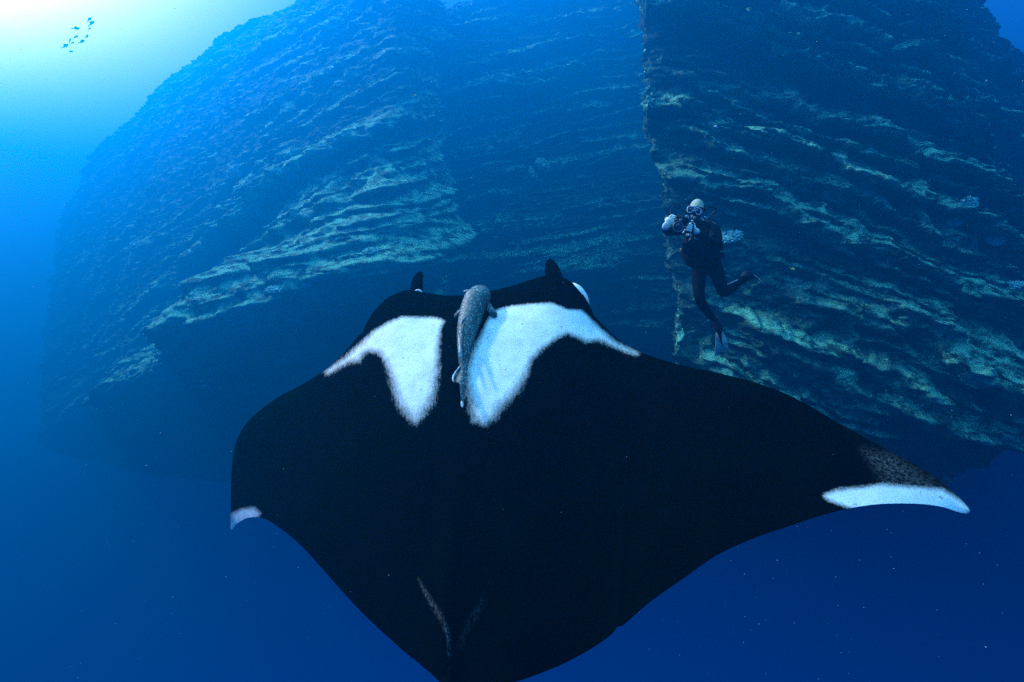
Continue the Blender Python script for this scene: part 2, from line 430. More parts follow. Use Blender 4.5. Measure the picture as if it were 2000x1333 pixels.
def ellipsoid(center, axes, nu=20, nv=28):     # axes: three world vectors
    V, Fc = [], []
    c = Vector(center); a, b, d = [Vector(x) for x in axes]
    for i in range(nu + 1):
        th = math.pi * i / nu
        for j in range(nv):
            ph = 2 * math.pi * j / nv
            V.append(c + a * math.cos(th) + (b * math.cos(ph) + d * math.sin(ph)) * math.sin(th))
    for i in range(nu):
        for j in range(nv):
            Fc.append((i * nv + j, i * nv + (j + 1) % nv, (i + 1) * nv + (j + 1) % nv, (i + 1) * nv + j))
    return V, Fc
def sweep(path, ra, rb, axis, n=16, cap=True, power=2.0):
    """tube along path with half-widths ra (across) and rb (along 'axis'); superellipse sections"""
    V, Fc = [], []
    N = len(path)
    path = [Vector(p) for p in path]
    for i, p in enumerate(path):
        t = (path[min(i + 1, N - 1)] - path[max(i - 1, 0)]).normalized()
        ax = axis[i] if isinstance(axis, list) else axis
        k = (ax - t * ax.dot(t)).normalized(); s = t.cross(k)
        for j in range(n):
            a = 2 * math.pi * j / n
            ca, sa = math.cos(a), math.sin(a)
            ca = math.copysign(abs(ca) ** (2 / power), ca); sa = math.copysign(abs(sa) ** (2 / power), sa)
            V.append(p + s * (ra[i] * ca) + k * (rb[i] * sa))
    for i in range(N - 1):
        for j in range(n):
            Fc.append((i * n + j, i * n + (j + 1) % n, (i + 1) * n + (j + 1) % n, (i + 1) * n + j))
    if cap:
        Fc.append(tuple(range(n))[::-1]); Fc.append(tuple((N - 1) * n + j for j in range(n)))
    return V, Fc

def build_manta():
    S = catmull(ST, 9)
    S[:, 4] -= 6.0 * np.exp(-((S[:, 3] - 1206) / 6.0) ** 2)      # old nick in the trailing edge
    ns = len(S)
    le = np.array([P(r[0], r[1], 1 / r[2]) for r in S]); te = np.array([P(r[3], r[4], 1 / r[5]) for r in S])
    nv = 130
    v = (1 - np.cos(np.linspace(0, np.pi, nv))) / 2
    v = 0.55 * v + 0.45 * np.linspace(0, 1, nv) ** 1.3
    def blur(a, k):
        ker = np.hanning(k + 2)[1:-1]; ker /= ker.sum()
        pad = np.vstack([2 * a[0] - a[1:k // 2 + 1][::-1], a, 2 * a[-1] - a[-k // 2:-1][::-1]])
        return np.stack([np.convolve(pad[:, c], ker, 'valid') for c in range(a.shape[1])], -1)[:len(a)]
    les = blur(le, 121)
    mixv = sstep(0.0, 0.30, v)[None, :, None]
    lev = le[:, None, :] * (1 - mixv) + les[:, None, :] * mixv
    base = lev * (1 - v)[None, :, None] + te[:, None, :] * v[None, :, None]
    du = np.gradient(base, axis=0); dv = np.gradient(base, axis=1)
    n = np.cross(dv, du); n /= np.linalg.norm(n, axis=-1, keepdims=True) + 1e-12
    view = -base / np.linalg.norm(base, axis=-1, keepdims=True)
    n *= np.sign((n * view).sum(-1, keepdims=True))
    for _ in range(30):                                  # even out the direction of 'up' over the sheet
        q = n.copy(); q[1:-1] = (n[:-2] + n[1:-1] * 2 + n[2:]) / 4
        n = q / np.linalg.norm(q, axis=-1, keepdims=True)
    th = naca(v)
    th = th / th.max(); th[0] = th[-1] = 0
    hu, hd = S[:, 6], S[:, 7]
    up = base + n * (hu[:, None] * th[None, :])[..., None]
    # ridge along the back towards the tail, shallow hollow beside it
    pxm, pym, _ = project(base.reshape(-1, 3)); pxm = pxm.reshape(base.shape[:2]); pym = pym.reshape(base.shape[:2])
    mid = np.interp(pym, [580, 900, 1150, 1345], [925, 905, 893, 878])
    rd = (pxm - mid)
    k = sstep(900, 1250, pym)
    fade = np.clip((1 - v) * 8, 0, 1)[None, :]
    up = up + n * (fade * k * (0.075 * np.exp(-(rd / 24) ** 2) - 0.03 * np.exp(-((np.abs(rd) - 60) / 40) ** 2)))[..., None]
    # edge wobble of the thin trailing margin
    dn = base - n * (hd[:, None] * th[None, :])[..., None]
    Va = up.reshape(-1, 3); Vb = dn[:, 1:-1].reshape(-1, 3)
    verts = np.vstack([Va, Vb])
    iu = np.arange(ns * nv).reshape(ns, nv)
    ib = np.zeros((ns, nv), int); ib[:, 0] = iu[:, 0]; ib[:, -1] = iu[:, -1]
    ib[:, 1:-1] = ns * nv + np.arange(ns * (nv - 2)).reshape(ns, nv - 2)
    faces = []
    for g, flip in ((iu, False), (ib, True)):
        q = np.stack([g[:-1, :-1], g[1:, :-1], g[1:, 1:], g[:-1, 1:]], -1).reshape(-1, 4)
        faces += [tuple(r[::-1]) if flip else tuple(r) for r in q.tolist()]
    for row in (0, ns - 1):
        faces += [(iu[row, j], iu[row, j + 1], ib[row, j + 1], ib[row, j]) for j in range(nv - 1)]
    nbody = len(verts)
    mark_body_dorsal = ns * nv
    px, py, _ = project(up.reshape(-1, 3))
    m = np.full(px.shape, -1e3)
    for poly in PATCHES: m = np.maximum(m, sdf_poly(px, py, poly))
    mark = np.clip(0.5 + m / np.interp(py, [600, 650, 800, 900, 1000], [12, 24, 60, 30, 20]), 0, 1)
    fa = np.zeros(px.shape)
    for poly, amt, sf in FAINT: fa = np.maximum(fa, amt * sstep(-sf, sf, sdf_poly(px, py, poly)))
    uu = np.repeat(np.linspace(0, 1, ns), nv); vv = np.tile(v, ns)
    # white belly wraps a few millimetres over the leading edge near the shoulders
    vb = np.tile(v[1:-1], ns); ub = np.repeat(np.linspace(0, 1, ns), nv - 2)
    bx = project(dn[:, 1:-1].reshape(-1, 3))[0]
    markb = np.where((bx > 610) & (bx < 1330), 1.0, np.clip(0.75 - 0.9 * np.abs(ub - 0.45) , 0.2, 1)) * np.clip((1 - vb) * 4, 0, 1)
    mark = np.r_[mark, markb]; fa = np.r_[fa, np.zeros(len(markb))]
    uvx = np.r_[uu, ub]; uvy = np.r_[vv, vb]
    V = [verts]; Fs = list(faces); off = nbody
    def add(v_, f_, mk):
        nonlocal off, mark, fa, uvx, uvy
        a = np.array([tuple(q) for q in v_]); V.append(a)
        Fs.extend([tuple(i + off for i in q) for q in f_]); off += len(a)
        mk = np.full(len(a), mk, float) if np.isscalar(mk) else np.asarray(mk)
        mark = np.r_[mark, mk]; fa = np.r_[fa, np.zeros(len(a))]; uvx = np.r_[uvx, np.zeros(len(a))]; uvy = np.r_[uvy, np.zeros(len(a))]
    # cephalic fins: flattened lobes rolled forward from the corners of the mouth
    nrm = Vector(n[ns // 2, 20])
    def horn(pts, dep, ws, thick):
        path = catmull([tuple(P(x, y, d)) for (x, y), d in zip(pts, dep)], 6)
        w = np.interp(np.linspace(0, 1, len(path)), np.linspace(0, 1, len(ws)), ws)
        t_ = np.interp(np.linspace(0, 1, len(path)), np.linspace(0, 1, len(thick)), thick)
        return sweep(path, list(w), list(t_), nrm, 20, True, 2.2), len(path)
    (hv, hf), k1 = horn([(812, 592), (813, 572), (815, 552), (819, 538), (821, 530.5)], [4.28, 4.31, 4.35, 4.40, 4.44],
                        [.055, .052, .047, .040, .028, .004], [.05, .045, .035, .028, .02, .004])
    mk = np.zeros(len(hv)); mk[20 * 9:20 * 12] = 0.0
    add(hv, hf, mk)
    (hv, hf), k2 = horn([(1084, 572), (1083, 550), (1079, 530), (1075, 515), (1074, 506)], [4.12, 4.15, 4.19, 4.24, 4.28],
                        [.068, .066, .060, .050, .034, .005], [.05, .045, .035, .028, .02, .004])
    add(hv, hf, 0.0)
    # pale crescents at the foot of each lobe
    for pts, dd in (([(808, 571), (815, 567.5), (822, 570), (826, 576)], 4.19), ([(1066, 545), (1073, 541.5), (1080, 543.5), (1085, 549)], 4.03)):
        path = catmull([tuple(P(x, y, dd)) for x, y in pts], 6)
        r = 0.008 * np.sin(np.linspace(0.15, math.pi - 0.15, len(path)))
        pv, pf = sweep(path, list(r + .001), list(r + .001), nrm, 10); add(pv, pf, 1.0)
    # cheeks: the bulging sides of the head around the eyes, white outside
    def cheek(cx, cy, d, ax, ay, az, tilt, white_side):
        c = P(cx, cy, d)
        ca, sa = math.cos(tilt), math.sin(tilt)
        a = (R * ca + U * sa) * ax; b_ = (U * ca - R * sa) * ay
        ev, ef = ellipsoid(c, (b_, a, F * az))
        x, y, _ = project(np.array([tuple(q) for q in ev]))
        w = (x - cx) * ca - (y - cy) * sa
        mk = sstep(-5, 1, white_side * w)
        add(ev, ef, mk)
    cheek(1126.5, 584, 4.04, .076, .122, .12, 0.50, 1)
    cheek(752, 620, 4.33, .045, .095, .12, -0.52, -1)
    # dorsal fin and tail
    bz = [P(879, 1285, 2.70), P(880, 1312, 2.58), P(878, 1345, 2.45)]
    tail = catmull([tuple(P(882, 1290, 2.78)), tuple(P(876, 1350, 2.57)), tuple(P(868, 1460, 2.32)), tuple(P(862, 1700, 2.0)), tuple(P(850, 2300, 1.6))], 8)
    rr = np.interp(np.linspace(0, 1, len(tail)), [0, .2, .5, 1], [.05, .045, .022, .006])
    tv, tf = sweep(tail, list(rr), list(rr), nrm, 12); add(tv, tf, 0.0)
    fin = [P(886, 1262, 2.78), P(884, 1290, 2.66), P(876, 1320, 2.52), P(872, 1345, 2.46), P(874, 1352, 2.58)]
    fv, ff = [], []
    cen = P(880, 1320, 2.62)
    for s in (-1, 1):
        for q in fin: fv.append(q + R * (0.008 * s))
    m_ = len(fin)
    ff = [tuple(range(m_))[::-1], tuple(range(m_, 2 * m_))] + [(i, (i + 1) % m_, m_ + (i + 1) % m_, m_ + i) for i in range(m_)]
    add(fv, ff, 0.0)
    allv = np.vstack(V)
    root = thing('manta_ray', 'huge black manta ray with white shoulder patches gliding away, seen from above', 'manta ray', Vector(le[ns // 2]) * 0.4 + Vector(te[ns // 2]) * 0.6)
    o = mesh_obj('body', allv, Fs, MANTA, root)
    me = o.data
    for nm, val in (('mark', mark), ('faint', fa)):
        a = me.attributes.new(nm, 'FLOAT', 'POINT'); a.data.foreach_set('value', val.astype(np.float32))
    uvl = me.uv_layers.new(name='UVMap')
    li = np.zeros(len(me.loops), np.int32); me.loops.foreach_get('vertex_index', li)
    uvl.data.foreach_set('uv', np.stack([uvx[li], uvy[li]], -1).astype(np.float32).reshape(-1))
    bm = bmesh.new(); bm.from_mesh(me); bmesh.ops.recalc_face_normals(bm, faces=bm.faces); bm.to_mesh(me); bm.free()
    tri = BVHTree.FromPolygons([Vector(q) for q in up.reshape(-1, 3)], [tuple(r) for r in np.stack([iu[:-1, :-1], iu[1:, :-1], iu[1:, 1:], iu[:-1, 1:]], -1).reshape(-1, 4).tolist()])
    return root, tri, nrm
manta, MTREE, MN = build_manta()
def manta_depth(px, py):
    d = ray(px, py)
    h = MTREE.ray_cast(Vector((0, 0, 0)), d.normalized(), 20)
    return None if h[0] is None else h[0].dot(F)

def plate(pts, off, name=None, mat_=None, parent=None):   # thin solid from an outline; off = half thickness vector
    pts = [Vector(p) for p in pts]; m = len(pts)
    c = sum(pts, Vector()) / m
    V = [p + off * 0.35 for p in pts] + [p - off * 0.35 for p in pts] + [c + off, c - off]
    Fc = [(i, (i + 1) % m, 2 * m) for i in range(m)] + [(m + (i + 1) % m, m + i, 2 * m + 1) for i in range(m)]
    Fc += [((i + 1) % m, i, m + i, m + (i + 1) % m) for i in range(m)]
    return V, Fc
def join(parts):
    V, Fc = [], []
    for v, f in parts:
        o = len(V); V += [Vector(q) for q in v]; Fc += [tuple(i + o for i in q) for q in f]
    return V, Fc
def box(c, ax, ay, az, bev=0.12):              # rounded block about c with half-axes ax, ay, az
    c, ax, ay, az = Vector(c), Vector(ax), Vector(ay), Vector(az)
    bm = bmesh.new(); bmesh.ops.create_cube(bm, size=2.0)
    lo = min(ax.length, ay.length, az.length)
    for v in bm.verts: v.co = Vector((v.co.x * ax.length, v.co.y * ay.length, v.co.z * az.length))
    bmesh.ops.bevel(bm, geom=bm.edges[:] , offset=lo * bev * 2, segments=2, affect='EDGES', profile=0.5)
    bm.verts.ensure_lookup_table()
    V = [c + ax.normalized() * v.co.x + ay.normalized() * v.co.y + az.normalized() * v.co.z for v in bm.verts]
    Fc = [tuple(v.index for v in f.verts) for f in bm.faces]
    bm.free(); return V, Fc
def tube(pts, r, n=8, per=6):
    path = catmull([tuple(p) for p in pts], per) if len(pts) > 2 else np.array([tuple(p) for p in pts])
    rr = [r] * len(path) if np.isscalar(r) else list(np.interp(np.linspace(0, 1, len(path)), np.linspace(0, 1, len(r)), r))
    return sweep(path, rr, rr, Vector((0.31, 0.2, 0.93)), n)
def ring(c, a, b, r, n=28, k=8, power=2.0):    # closed torus-like ring spanned by vectors a, b
    V, Fc = [], []
    nn = a.cross(b).normalized()
    for i in range(n):
        t = 2 * math.pi * i / n
        ct, st = math.cos(t), math.sin(t)
        rad = a * math.copysign(abs(ct) ** (2 / power), ct) + b * math.copysign(abs(st) ** (2 / power), st)
        d = rad.normalized()
        for j in range(k):
            s = 2 * math.pi * j / k
            V.append(Vector(c) + rad + d * (r * math.cos(s)) + nn * (r * math.sin(s)))
    for i in range(n):
        for j in range(k):
            Fc.append((i * k + j, ((i + 1) % n) * k + j, ((i + 1) % n) * k + (j + 1) % k, i * k + (j + 1) % k))
    return V, Fc
def part(name, vf, m, parent): 
    o = mesh_obj(name, vf[0], vf[1], m, parent)
    bm = bmesh.new(); bm.from_mesh(o.data); bmesh.ops.recalc_face_normals(bm, faces=bm.faces); bm.to_mesh(o.data); bm.free()
    return o
def remeshed(vf, voxel, smooth=2):             # weld overlapping volumes into one continuous skin
    me = bpy.data.meshes.new('tmp'); me.from_pydata([tuple(v) for v in vf[0]], [], vf[1]); me.update()
    bm = bmesh.new(); bm.from_mesh(me); bmesh.ops.recalc_face_normals(bm, faces=bm.faces); bm.to_mesh(me); bm.free()
    o = bpy.data.objects.new('tmp', me); C.objects.link(o)
    md = o.modifiers.new('r', 'REMESH'); md.mode = 'VOXEL'; md.voxel_size = voxel
    if smooth:
        sm = o.modifiers.new('s', 'SMOOTH'); sm.iterations = smooth; sm.factor = 0.5
    dg = bpy.context.evaluated_depsgraph_get(); dg.update()
    ev = o.evaluated_get(dg); m2 = ev.to_mesh()
    V = [v.co.copy() for v in m2.vertices]; Fc = [tuple(p.vertices) for p in m2.polygons]
    ev.to_mesh_clear(); bpy.data.objects.remove(o); bpy.data.meshes.remove(me)
    return V, Fc
def skin(joints, edges, root, sub=2):          # joints: name -> (Vector, rx, ry)
    names = list(joints); idx = {n: i for i, n in enumerate(names)}
    me = bpy.data.meshes.new('tmp'); me.from_pydata([tuple(joints[n][0]) for n in names], [(idx[a], idx[b]) for a, b in edges], [])
    o = bpy.data.objects.new('tmp', me); C.objects.link(o)
    bm = bmesh.new(); bm.from_mesh(me); ly = bm.verts.layers.skin.verify(); bm.verts.ensure_lookup_table()
    for n in names:
        sv = bm.verts[idx[n]][ly]; sv.radius = (joints[n][1], joints[n][2]); sv.use_root = (n == root)
    bm.to_mesh(me); bm.free()
    md = o.modifiers.new('k', 'SKIN'); md.use_smooth_shade = True
    ss = o.modifiers.new('s', 'SUBSURF'); ss.levels = sub; ss.render_levels = sub
    dg = bpy.context.evaluated_depsgraph_get(); dg.update()
    ev = o.evaluated_get(dg); m2 = ev.to_mesh()
    V = [v.co.copy() for v in m2.vertices]; Fc = [tuple(p.vertices) for p in m2.polygons]
    ev.to_mesh_clear(); bpy.data.objects.remove(o); bpy.data.meshes.remove(me)
    return V, Fc

# ------------------------------------------------------------------ fish riding over the manta's back
def build_rider():
    m = mat('mottled_fish_skin', (0.085, 0.125, 0.125), 0.55, 0.25)
    nt = m.node_tree; b = nt.nodes['Principled BSDF']
    t = nt.nodes.new('ShaderNodeTexCoord')
    def nz(scale, det, lo, hi):
        n = nt.nodes.new('ShaderNodeTexNoise'); n.inputs['Scale'].default_value = scale; n.inputs['Detail'].default_value = det
        nt.links.new(t.outputs['Object'], n.inputs['Vector'])
        r = nt.nodes.new('ShaderNodeMapRange'); r.inputs[1].default_value = lo; r.inputs[2].default_value = hi
        nt.links.new(n.outputs['Fac'], r.inputs[0]); return r.outputs[0]
    def mx(f, a, b_):
        x = nt.nodes.new('ShaderNodeMix'); x.data_type = 'RGBA'
        for s, v in (('A', a), ('B', b_)):
            if isinstance(v, tuple): x.inputs[s].default_value = (*v, 1)
            else: nt.links.new(v, x.inputs[s])
        nt.links.new(f, x.inputs['Factor']); return x.outputs['Result']
    c = mx(nz(16, 5, 0.35, 0.65), (0.016, 0.048, 0.050), (0.040, 0.092, 0.088))
    c = mx(nz(80, 3, 0.57, 0.66), c, (0.24, 0.36, 0.33))
    nt.links.new(c, b.inputs['Base Color'])
    fin_m = mat('pale_fin_edge', (0.34, 0.44, 0.42), 0.5, 0.3, noise=(60, (0.16, 0.22, 0.22), 0.4, 0.6))
    rows = [(563, 939, 3), (565.5, 938.5, 11), (570, 937, 17.5), (577, 935.5, 22), (586, 931.5, 24), (600, 925, 22.5), (620, 919, 21), (645, 913, 18), (675, 908.5, 13.5), (704, 905.5, 8.5), (720, 905, 5.5), (738, 904.5, 3.2)]
    dref = {}
    ys = [600, 640, 690, 740]
    ds = [manta_depth({600: 925, 640: 914, 690: 907, 740: 904}[y], y) for y in ys]
    co = np.polyfit(ys, ds, 1)
    def dep(y, hw): return float(np.polyval(co, y)) - hw * 4.1 / FPX * 0.62 - 0.008
    R_ = [np.array(r, float) for r in rows]
    cur = catmull(R_, 6)
    path = [P(c_[1], c_[0], dep(c_[0], c_[2])) for c_ in cur]
    ra = [max(c_[2], 0.5) * 4.1 / FPX for c_ in cur]
    rb = [r * k for r, k in zip(ra, np.interp(range(len(ra)), [0, 12, len(ra) - 1], [0.6, 0.8, 1.15]))]
    root = thing('rider_fish', 'grey mottled fish riding just above the back of the manta, between its white patches', 'fish', path[len(path) // 2])
    body = part('body', sweep(path, ra, rb, MN, 28, True, 2.1), m, root)
    def PX(pts, lift=0.0): return [P(x, y, dep(y, 10) - lift) for x, y in pts]
    nrm = MN
    part('tail_fin', plate(PX([(901, 712), (896, 719), (889, 729), (885.5, 736), (885, 743), (888, 747.5), (895, 748), (899, 754), (900.5, 772), (901, 788), (903, 796), (906, 792), (907, 770), (908.5, 745), (910.5, 718)], 0.0), nrm * 0.010), m, root)
    e = [(901, 713), (893, 723.5), (886.5, 734), (884.8, 742), (887.5, 747)]
    part('fin_edge', tube(PX(e, 0.012), [.003, .006, .007, .006, .003], 8), fin_m, root)
    part('fin_tip', tube(PX([(901.5, 784), (902.5, 790), (903.5, 796.5)], 0.01), [.004, .009, .004], 8), fin_m, root)
    part('pectoral_fin', plate(PX([(944, 590), (950, 604), (958, 616), (965, 619.5), (970, 618), (971, 612), (966, 604), (957, 593), (951, 587)], 0.035), nrm * 0.012), m, root)
    part('pectoral_fin', plate(PX([(902, 601), (894, 608), (888, 616), (887, 620.5), (890, 621), (896, 616), (903, 610)], 0.03), nrm * 0.012), m, root)
    part('pelvic_fin', plate(PX([(922, 567), (912, 566.5), (904.5, 569), (906, 572.5), (913, 573), (920, 575)], 0.02), nrm * 0.010), m, root)
    part('head_crest', plate(PX([(938, 565), (932, 571), (926, 577), (930, 578), (934, 576), (938, 579), (941, 571)], 0.115), nrm * 0.016), fin_m, root)
    part('dorsal_fin', plate(PX([(911, 617), (903, 626), (897, 635), (895.5, 650), (899, 668), (905, 694), (908, 690), (905, 660), (907, 636)], 0.105), nrm * 0.010), m, root)
    part('dorsal_fin_edge', tube(PX([(911, 617), (904, 625), (897.5, 634.5)], 0.118), [.002, .0045, .002], 8), fin_m, root)
    part('rear_dorsal_fin', plate(PX([(896.5, 648), (895.5, 665), (896, 685), (898, 708), (902, 705), (904.5, 696), (901, 675)], 0.065), nrm * 0.008), fin_m, root)
    return root
build_rider()

# ------------------------------------------------------------------ diver
BLACK = mat('neoprene', (0.0015, 0.0025, 0.004), 0.8, 0.03, bump=(90, 0.2, 0.002))
RUBBER = mat('black_rubber', (0.003, 0.005, 0.007), 0.5, 0.10)
CORDURA = mat('vest_fabric', (0.002, 0.003, 0.005), 0.8, 0.04, noise=(30, (0.005, 0.008, 0.011), 0.4, 0.6), bump=(120, 0.3, 0.002))
SKIN = mat('skin', (0.38, 0.40, 0.28), 0.6, 0.2, noise=(40, (0.25, 0.28, 0.20), 0.4, 0.65))
GLOVE = mat('white_glove', (0.74, 0.76, 0.60), 0.8, 0.1, noise=(60, (0.56, 0.58, 0.46), 0.45, 0.7), bump=(140, 0.4, 0.003))
WHITE = mat('white_plastic', (0.42, 0.52, 0.56), 0.35, 0.4)
GREYP = mat('blue_grey_plastic', (0.05, 0.085, 0.11), 0.3, 0.5)
GLASS = mat('dark_glass', (0.006, 0.008, 0.012), 0.08, 0.5)
FINB = mat('fin_blade', (0.44, 0.54, 0.42), 0.5, 0.2, noise=(9, (0.22, 0.28, 0.22), 0.42, 0.62))
YELLOW = mat('yellow_plastic', (0.65, 0.62, 0.05), 0.5, 0.3)
RED = mat('red_plastic', (0.55, 0.02, 0.03), 0.4, 0.4)
DD = 6.4
def D(px, py, dd=0.0): return P(px, py, DD + dd)
def build_diver():
    root = thing('person', 'diver in black wetsuit and white gloves hovering upright, aiming an underwater camera', 'person', D(1384, 525, 0.05))
    J = {
        'pelvis': (D(1384, 520, .06), .150, .115), 'belly': (D(1381, 500, .05), .148, .115), 'chest': (D(1376, 466, .03), .170, .120),
        'upper': (D(1371, 447, .02), .150, .100), 'neck': (D(1364, 434, .0), .062, .062), 'skull': (D(1361, 424, -.01), .058, .060),
        'sho_a': (D(1347, 447, .0), .070, .070), 'elb_a': (D(1303, 453, -.15), .055, .055), 'wri_a': (D(1301, 443, -.36), .040, .040), 'hnd_a': (D(1304, 437, -.41), .034, .034),
        'sho_b': (D(1396, 449, .02), .072, .072), 'elb_b': (D(1403, 480, -.16), .055, .055), 'wri_b': (D(1366, 462, -.36), .038, .038), 'hnd_b': (D(1359, 455, -.40), .032, .032),
        'hip_a': (D(1366, 524, .06), .098, .100), 'thi_a': (D(1364, 550, .0), .080, .082), 'kne_a': (D(1366, 585, -.10), .058, .060), 'cal_a': (D(1376, 602, .04), .060, .060), 'ank_a': (D(1395, 626, .20), .036, .038), 'toe_a': (D(1403, 644, .16), .034, .044),
        'hip_b': (D(1399, 524, .08), .098, .100), 'thi_b': (D(1405, 549, .0), .082, .084), 'kne_b': (D(1413, 575, -.10), .058, .060), 'cal_b': (D(1430, 563, .06), .056, .058), 'ank_b': (D(1453, 546, .24), .036, .038), 'toe_b': (D(1463, 540, .36), .036, .034),
    }
    E = [('pelvis', 'belly'), ('belly', 'chest'), ('chest', 'upper'), ('upper', 'neck'), ('neck', 'skull'),
         ('upper', 'sho_a'), ('sho_a', 'elb_a'), ('elb_a', 'wri_a'), ('wri_a', 'hnd_a'), ('upper', 'sho_b'), ('sho_b', 'elb_b'), ('elb_b', 'wri_b'), ('wri_b', 'hnd_b'),
         ('pelvis', 'hip_a'), ('hip_a', 'thi_a'), ('thi_a', 'kne_a'), ('kne_a', 'cal_a'), ('cal_a', 'ank_a'), ('ank_a', 'toe_a'),
         ('pelvis', 'hip_b'), ('hip_b', 'thi_b'), ('thi_b', 'kne_b'), ('kne_b', 'cal_b'), ('cal_b', 'ank_b'), ('ank_b', 'toe_b')]
    vf = skin(J, E, 'pelvis')
    # head: cranium, jaw, brow, nose, cheeks, ears; up vector leans a little
    hu = (U * 41 + R * 8).normalized(); hr = (R * 41 - U * 8).normalized(); hf = (-F * 1.0 - U * 0.18 - R * 0.10).normalized()
    hc = D(1360.5, 409, 0.0)
    head = [ellipsoid(hc + hu * .012, (hu * .105, hr * .079, hf * .098)), ellipsoid(hc - hu * .055 + hf * .018, (hu * .070, hr * .060, hf * .070)),
            ellipsoid(hc - hu * .088 + hf * .052, (hu * .026, hr * .032, hf * .028)), ellipsoid(hc + hf * .084 + hu * .022, (hu * .016, hr * .052, hf * .018)),
            ellipsoid(hc + hf * .098 - hu * .020, (hu * .030, hr * .013, hf * .020)), ellipsoid(hc + hf * .074 - hu * .032 + hr * .036, (hu * .024, hr * .024, hf * .018)),
            ellipsoid(hc + hf * .074 - hu * .032 - hr * .036, (hu * .024, hr * .024, hf * .018)), ellipsoid(hc + hf * .082 - hu * .062, (hu * .012, hr * .026, hf * .014)),
            ellipsoid(hc - hu * .008 + hr * .080 - hf * .006, (hu * .032, hr * .010, hf * .020)), ellipsoid(hc - hu * .008 - hr * .080 - hf * .006, (hu * .032, hr * .010, hf * .020))]
    V, Fc = remeshed(join([vf] + head), 0.0085, 2)
    body = mesh_obj('body', V, Fc, [BLACK, SKIN], root)
    cut = hc - hu * .118
    mi = [1 if (body.data.vertices[p.vertices[0]].co - cut).dot(hu) > 0 and (body.data.vertices[p.vertices[0]].co - hc).length < .2 else 0 for p in body.data.polygons]
    body.data.polygons.foreach_set('material_index', mi)
    tag(body, 'bald head bare above the neck of a black wetsuit')
    # gloves
    def glove(center, fwd, across, curl, thumb_side):
        """palm at center; fingers leave along fwd, knuckles spread along across, and curl towards 'curl'"""
        fwd = fwd.normalized(); across = (across - fwd * across.dot(fwd)).normalized(); curl = (curl - fwd * curl.dot(fwd)).normalized()
        ps = [ellipsoid(center, (fwd * .050, across * .046, curl * .022)), ellipsoid(center - fwd * .055, (fwd * .045, across * .034, curl * .030))]
        for k, (o_, l_) in enumerate(((-.033, .034), (-.011, .038), (.011, .036), (.032, .029))):
            a = center + fwd * .034 + across * o_
            b_ = a + fwd * l_ + curl * .006; c_ = b_ + fwd * (l_ * .30) + curl * (l_ * .85); d_ = c_ - fwd * (l_ * .55) + curl * (l_ * .42)
            ps.append(tube([a - fwd * .02, a, b_, c_, d_], [.0115, .0118, .0110, .0102, .0088], 10, 5))
        t0 = center - fwd * .015 + across * (thumb_side * .040)
        ps.append(tube([t0 - across * (thumb_side * .02), t0 + fwd * .020 + across * (thumb_side * .020) + curl * .012, t0 + fwd * .046 + across * (thumb_side * .016) + curl * .032, t0 + fwd * .058 + across * (thumb_side * .002) + curl * .046], [.015, .0135, .012, .0095], 10, 5))
        return remeshed(join(ps), 0.0045, 1)
    part('glove', glove(D(1308, 434, -.45), (U * .75 + R * .62 - F * .1), (R * .7 - U * .7 - F * .25), (F * .5 + R * .6 - U * .3), -1), GLOVE, root)
    part('glove', glove(D(1354, 449, -.44), (-R * .72 + U * .25 - F * .55), (U + R * .25), (F * .7 - R * .45), 1), GLOVE, root)
    # buoyancy vest: padded back and two swollen flanks, shoulder straps, waist band
    tu = (D(1374, 445) - D(1384, 520)).normalized(); tr = R
    def loft(rows):                             # rows: (px, py, dd, half width, half depth)
        path = [D(r[0], r[1], r[2]) for r in rows]
        c_ = catmull([(*p, r[3], r[4]) for p, r in zip(path, rows)], 6)
        return sweep([Vector(q[:3]) for q in c_], list(c_[:, 3]), list(c_[:, 4]), F, 28, True, 2.6)
    vest = part('vest', loft([(1371, 440, .08, .10, .06), (1372, 448, .05, .165, .12), (1375, 462, .03, .190, .150), (1372, 478, .03, .225, .165), (1371, 493, .04, .225, .16), (1376, 503, .05, .185, .14), (1380, 508, .06, .15, .11)]), CORDURA, root)
    for pts in ([(1349, 439), (1347, 450), (1349, 466), (1352, 480)], [(1385, 432), (1391, 445), (1390, 460), (1383, 478)]):
        p_ = catmull([tuple(D(x, y, -.10 - .02 * k)) for k, (x, y) in enumerate(pts)], 6)
        part('shoulder_strap', sweep(p_, [.024] * len(p_), [.010] * len(p_), F, 10, True, 3), RUBBER, vest)
    part('waist_band', loft([(1380, 500, .05, .190, .150), (1381, 506, .05, .186, .146), (1382, 511, .05, .172, .135)]), RUBBER, vest)
    part('pocket', box(D(1397, 488, -.10), tr * .05, tu * .07, F * .03, .3), CORDURA, vest)
    part('pocket', box(D(1340, 486, -.10), tr * .045, tu * .065, F * .03, .3), CORDURA, vest)
    for a, b_, r_ in (((1366.5, 457.5), (1376.5, 462), .008), ((1375.5, 423.5), (1382.5, 426.5), .006), ((1357, 464.5), (1363.5, 468), .011), ((1333, 456), (1336.5, 452), .009)):
        part('reflective_tab', tube([D(*a, -.17), D(*b_, -.16)], r_, 8), WHITE, vest)
    part('yellow_tag', box(D(1330.3, 487.5, -.08), tr * .006, tu * .013, F * .004, .2), YELLOW, vest)
    # gauges hanging on the chest
    g = part('gauge_console', box(D(1346, 460, -.20), tr * .038, tu * .018, F * .018, .3), GREYP, root)
    part('gauge_face', ellipsoid(D(1344, 459.5, -.226), (tr * .014, tu * .014, F * .004), 8, 14), WHITE, g)
    part('gauge_face', ellipsoid(D(1350, 461.5, -.226), (tr * .012, tu * .012, F * .004), 8, 14), GREYP, g)
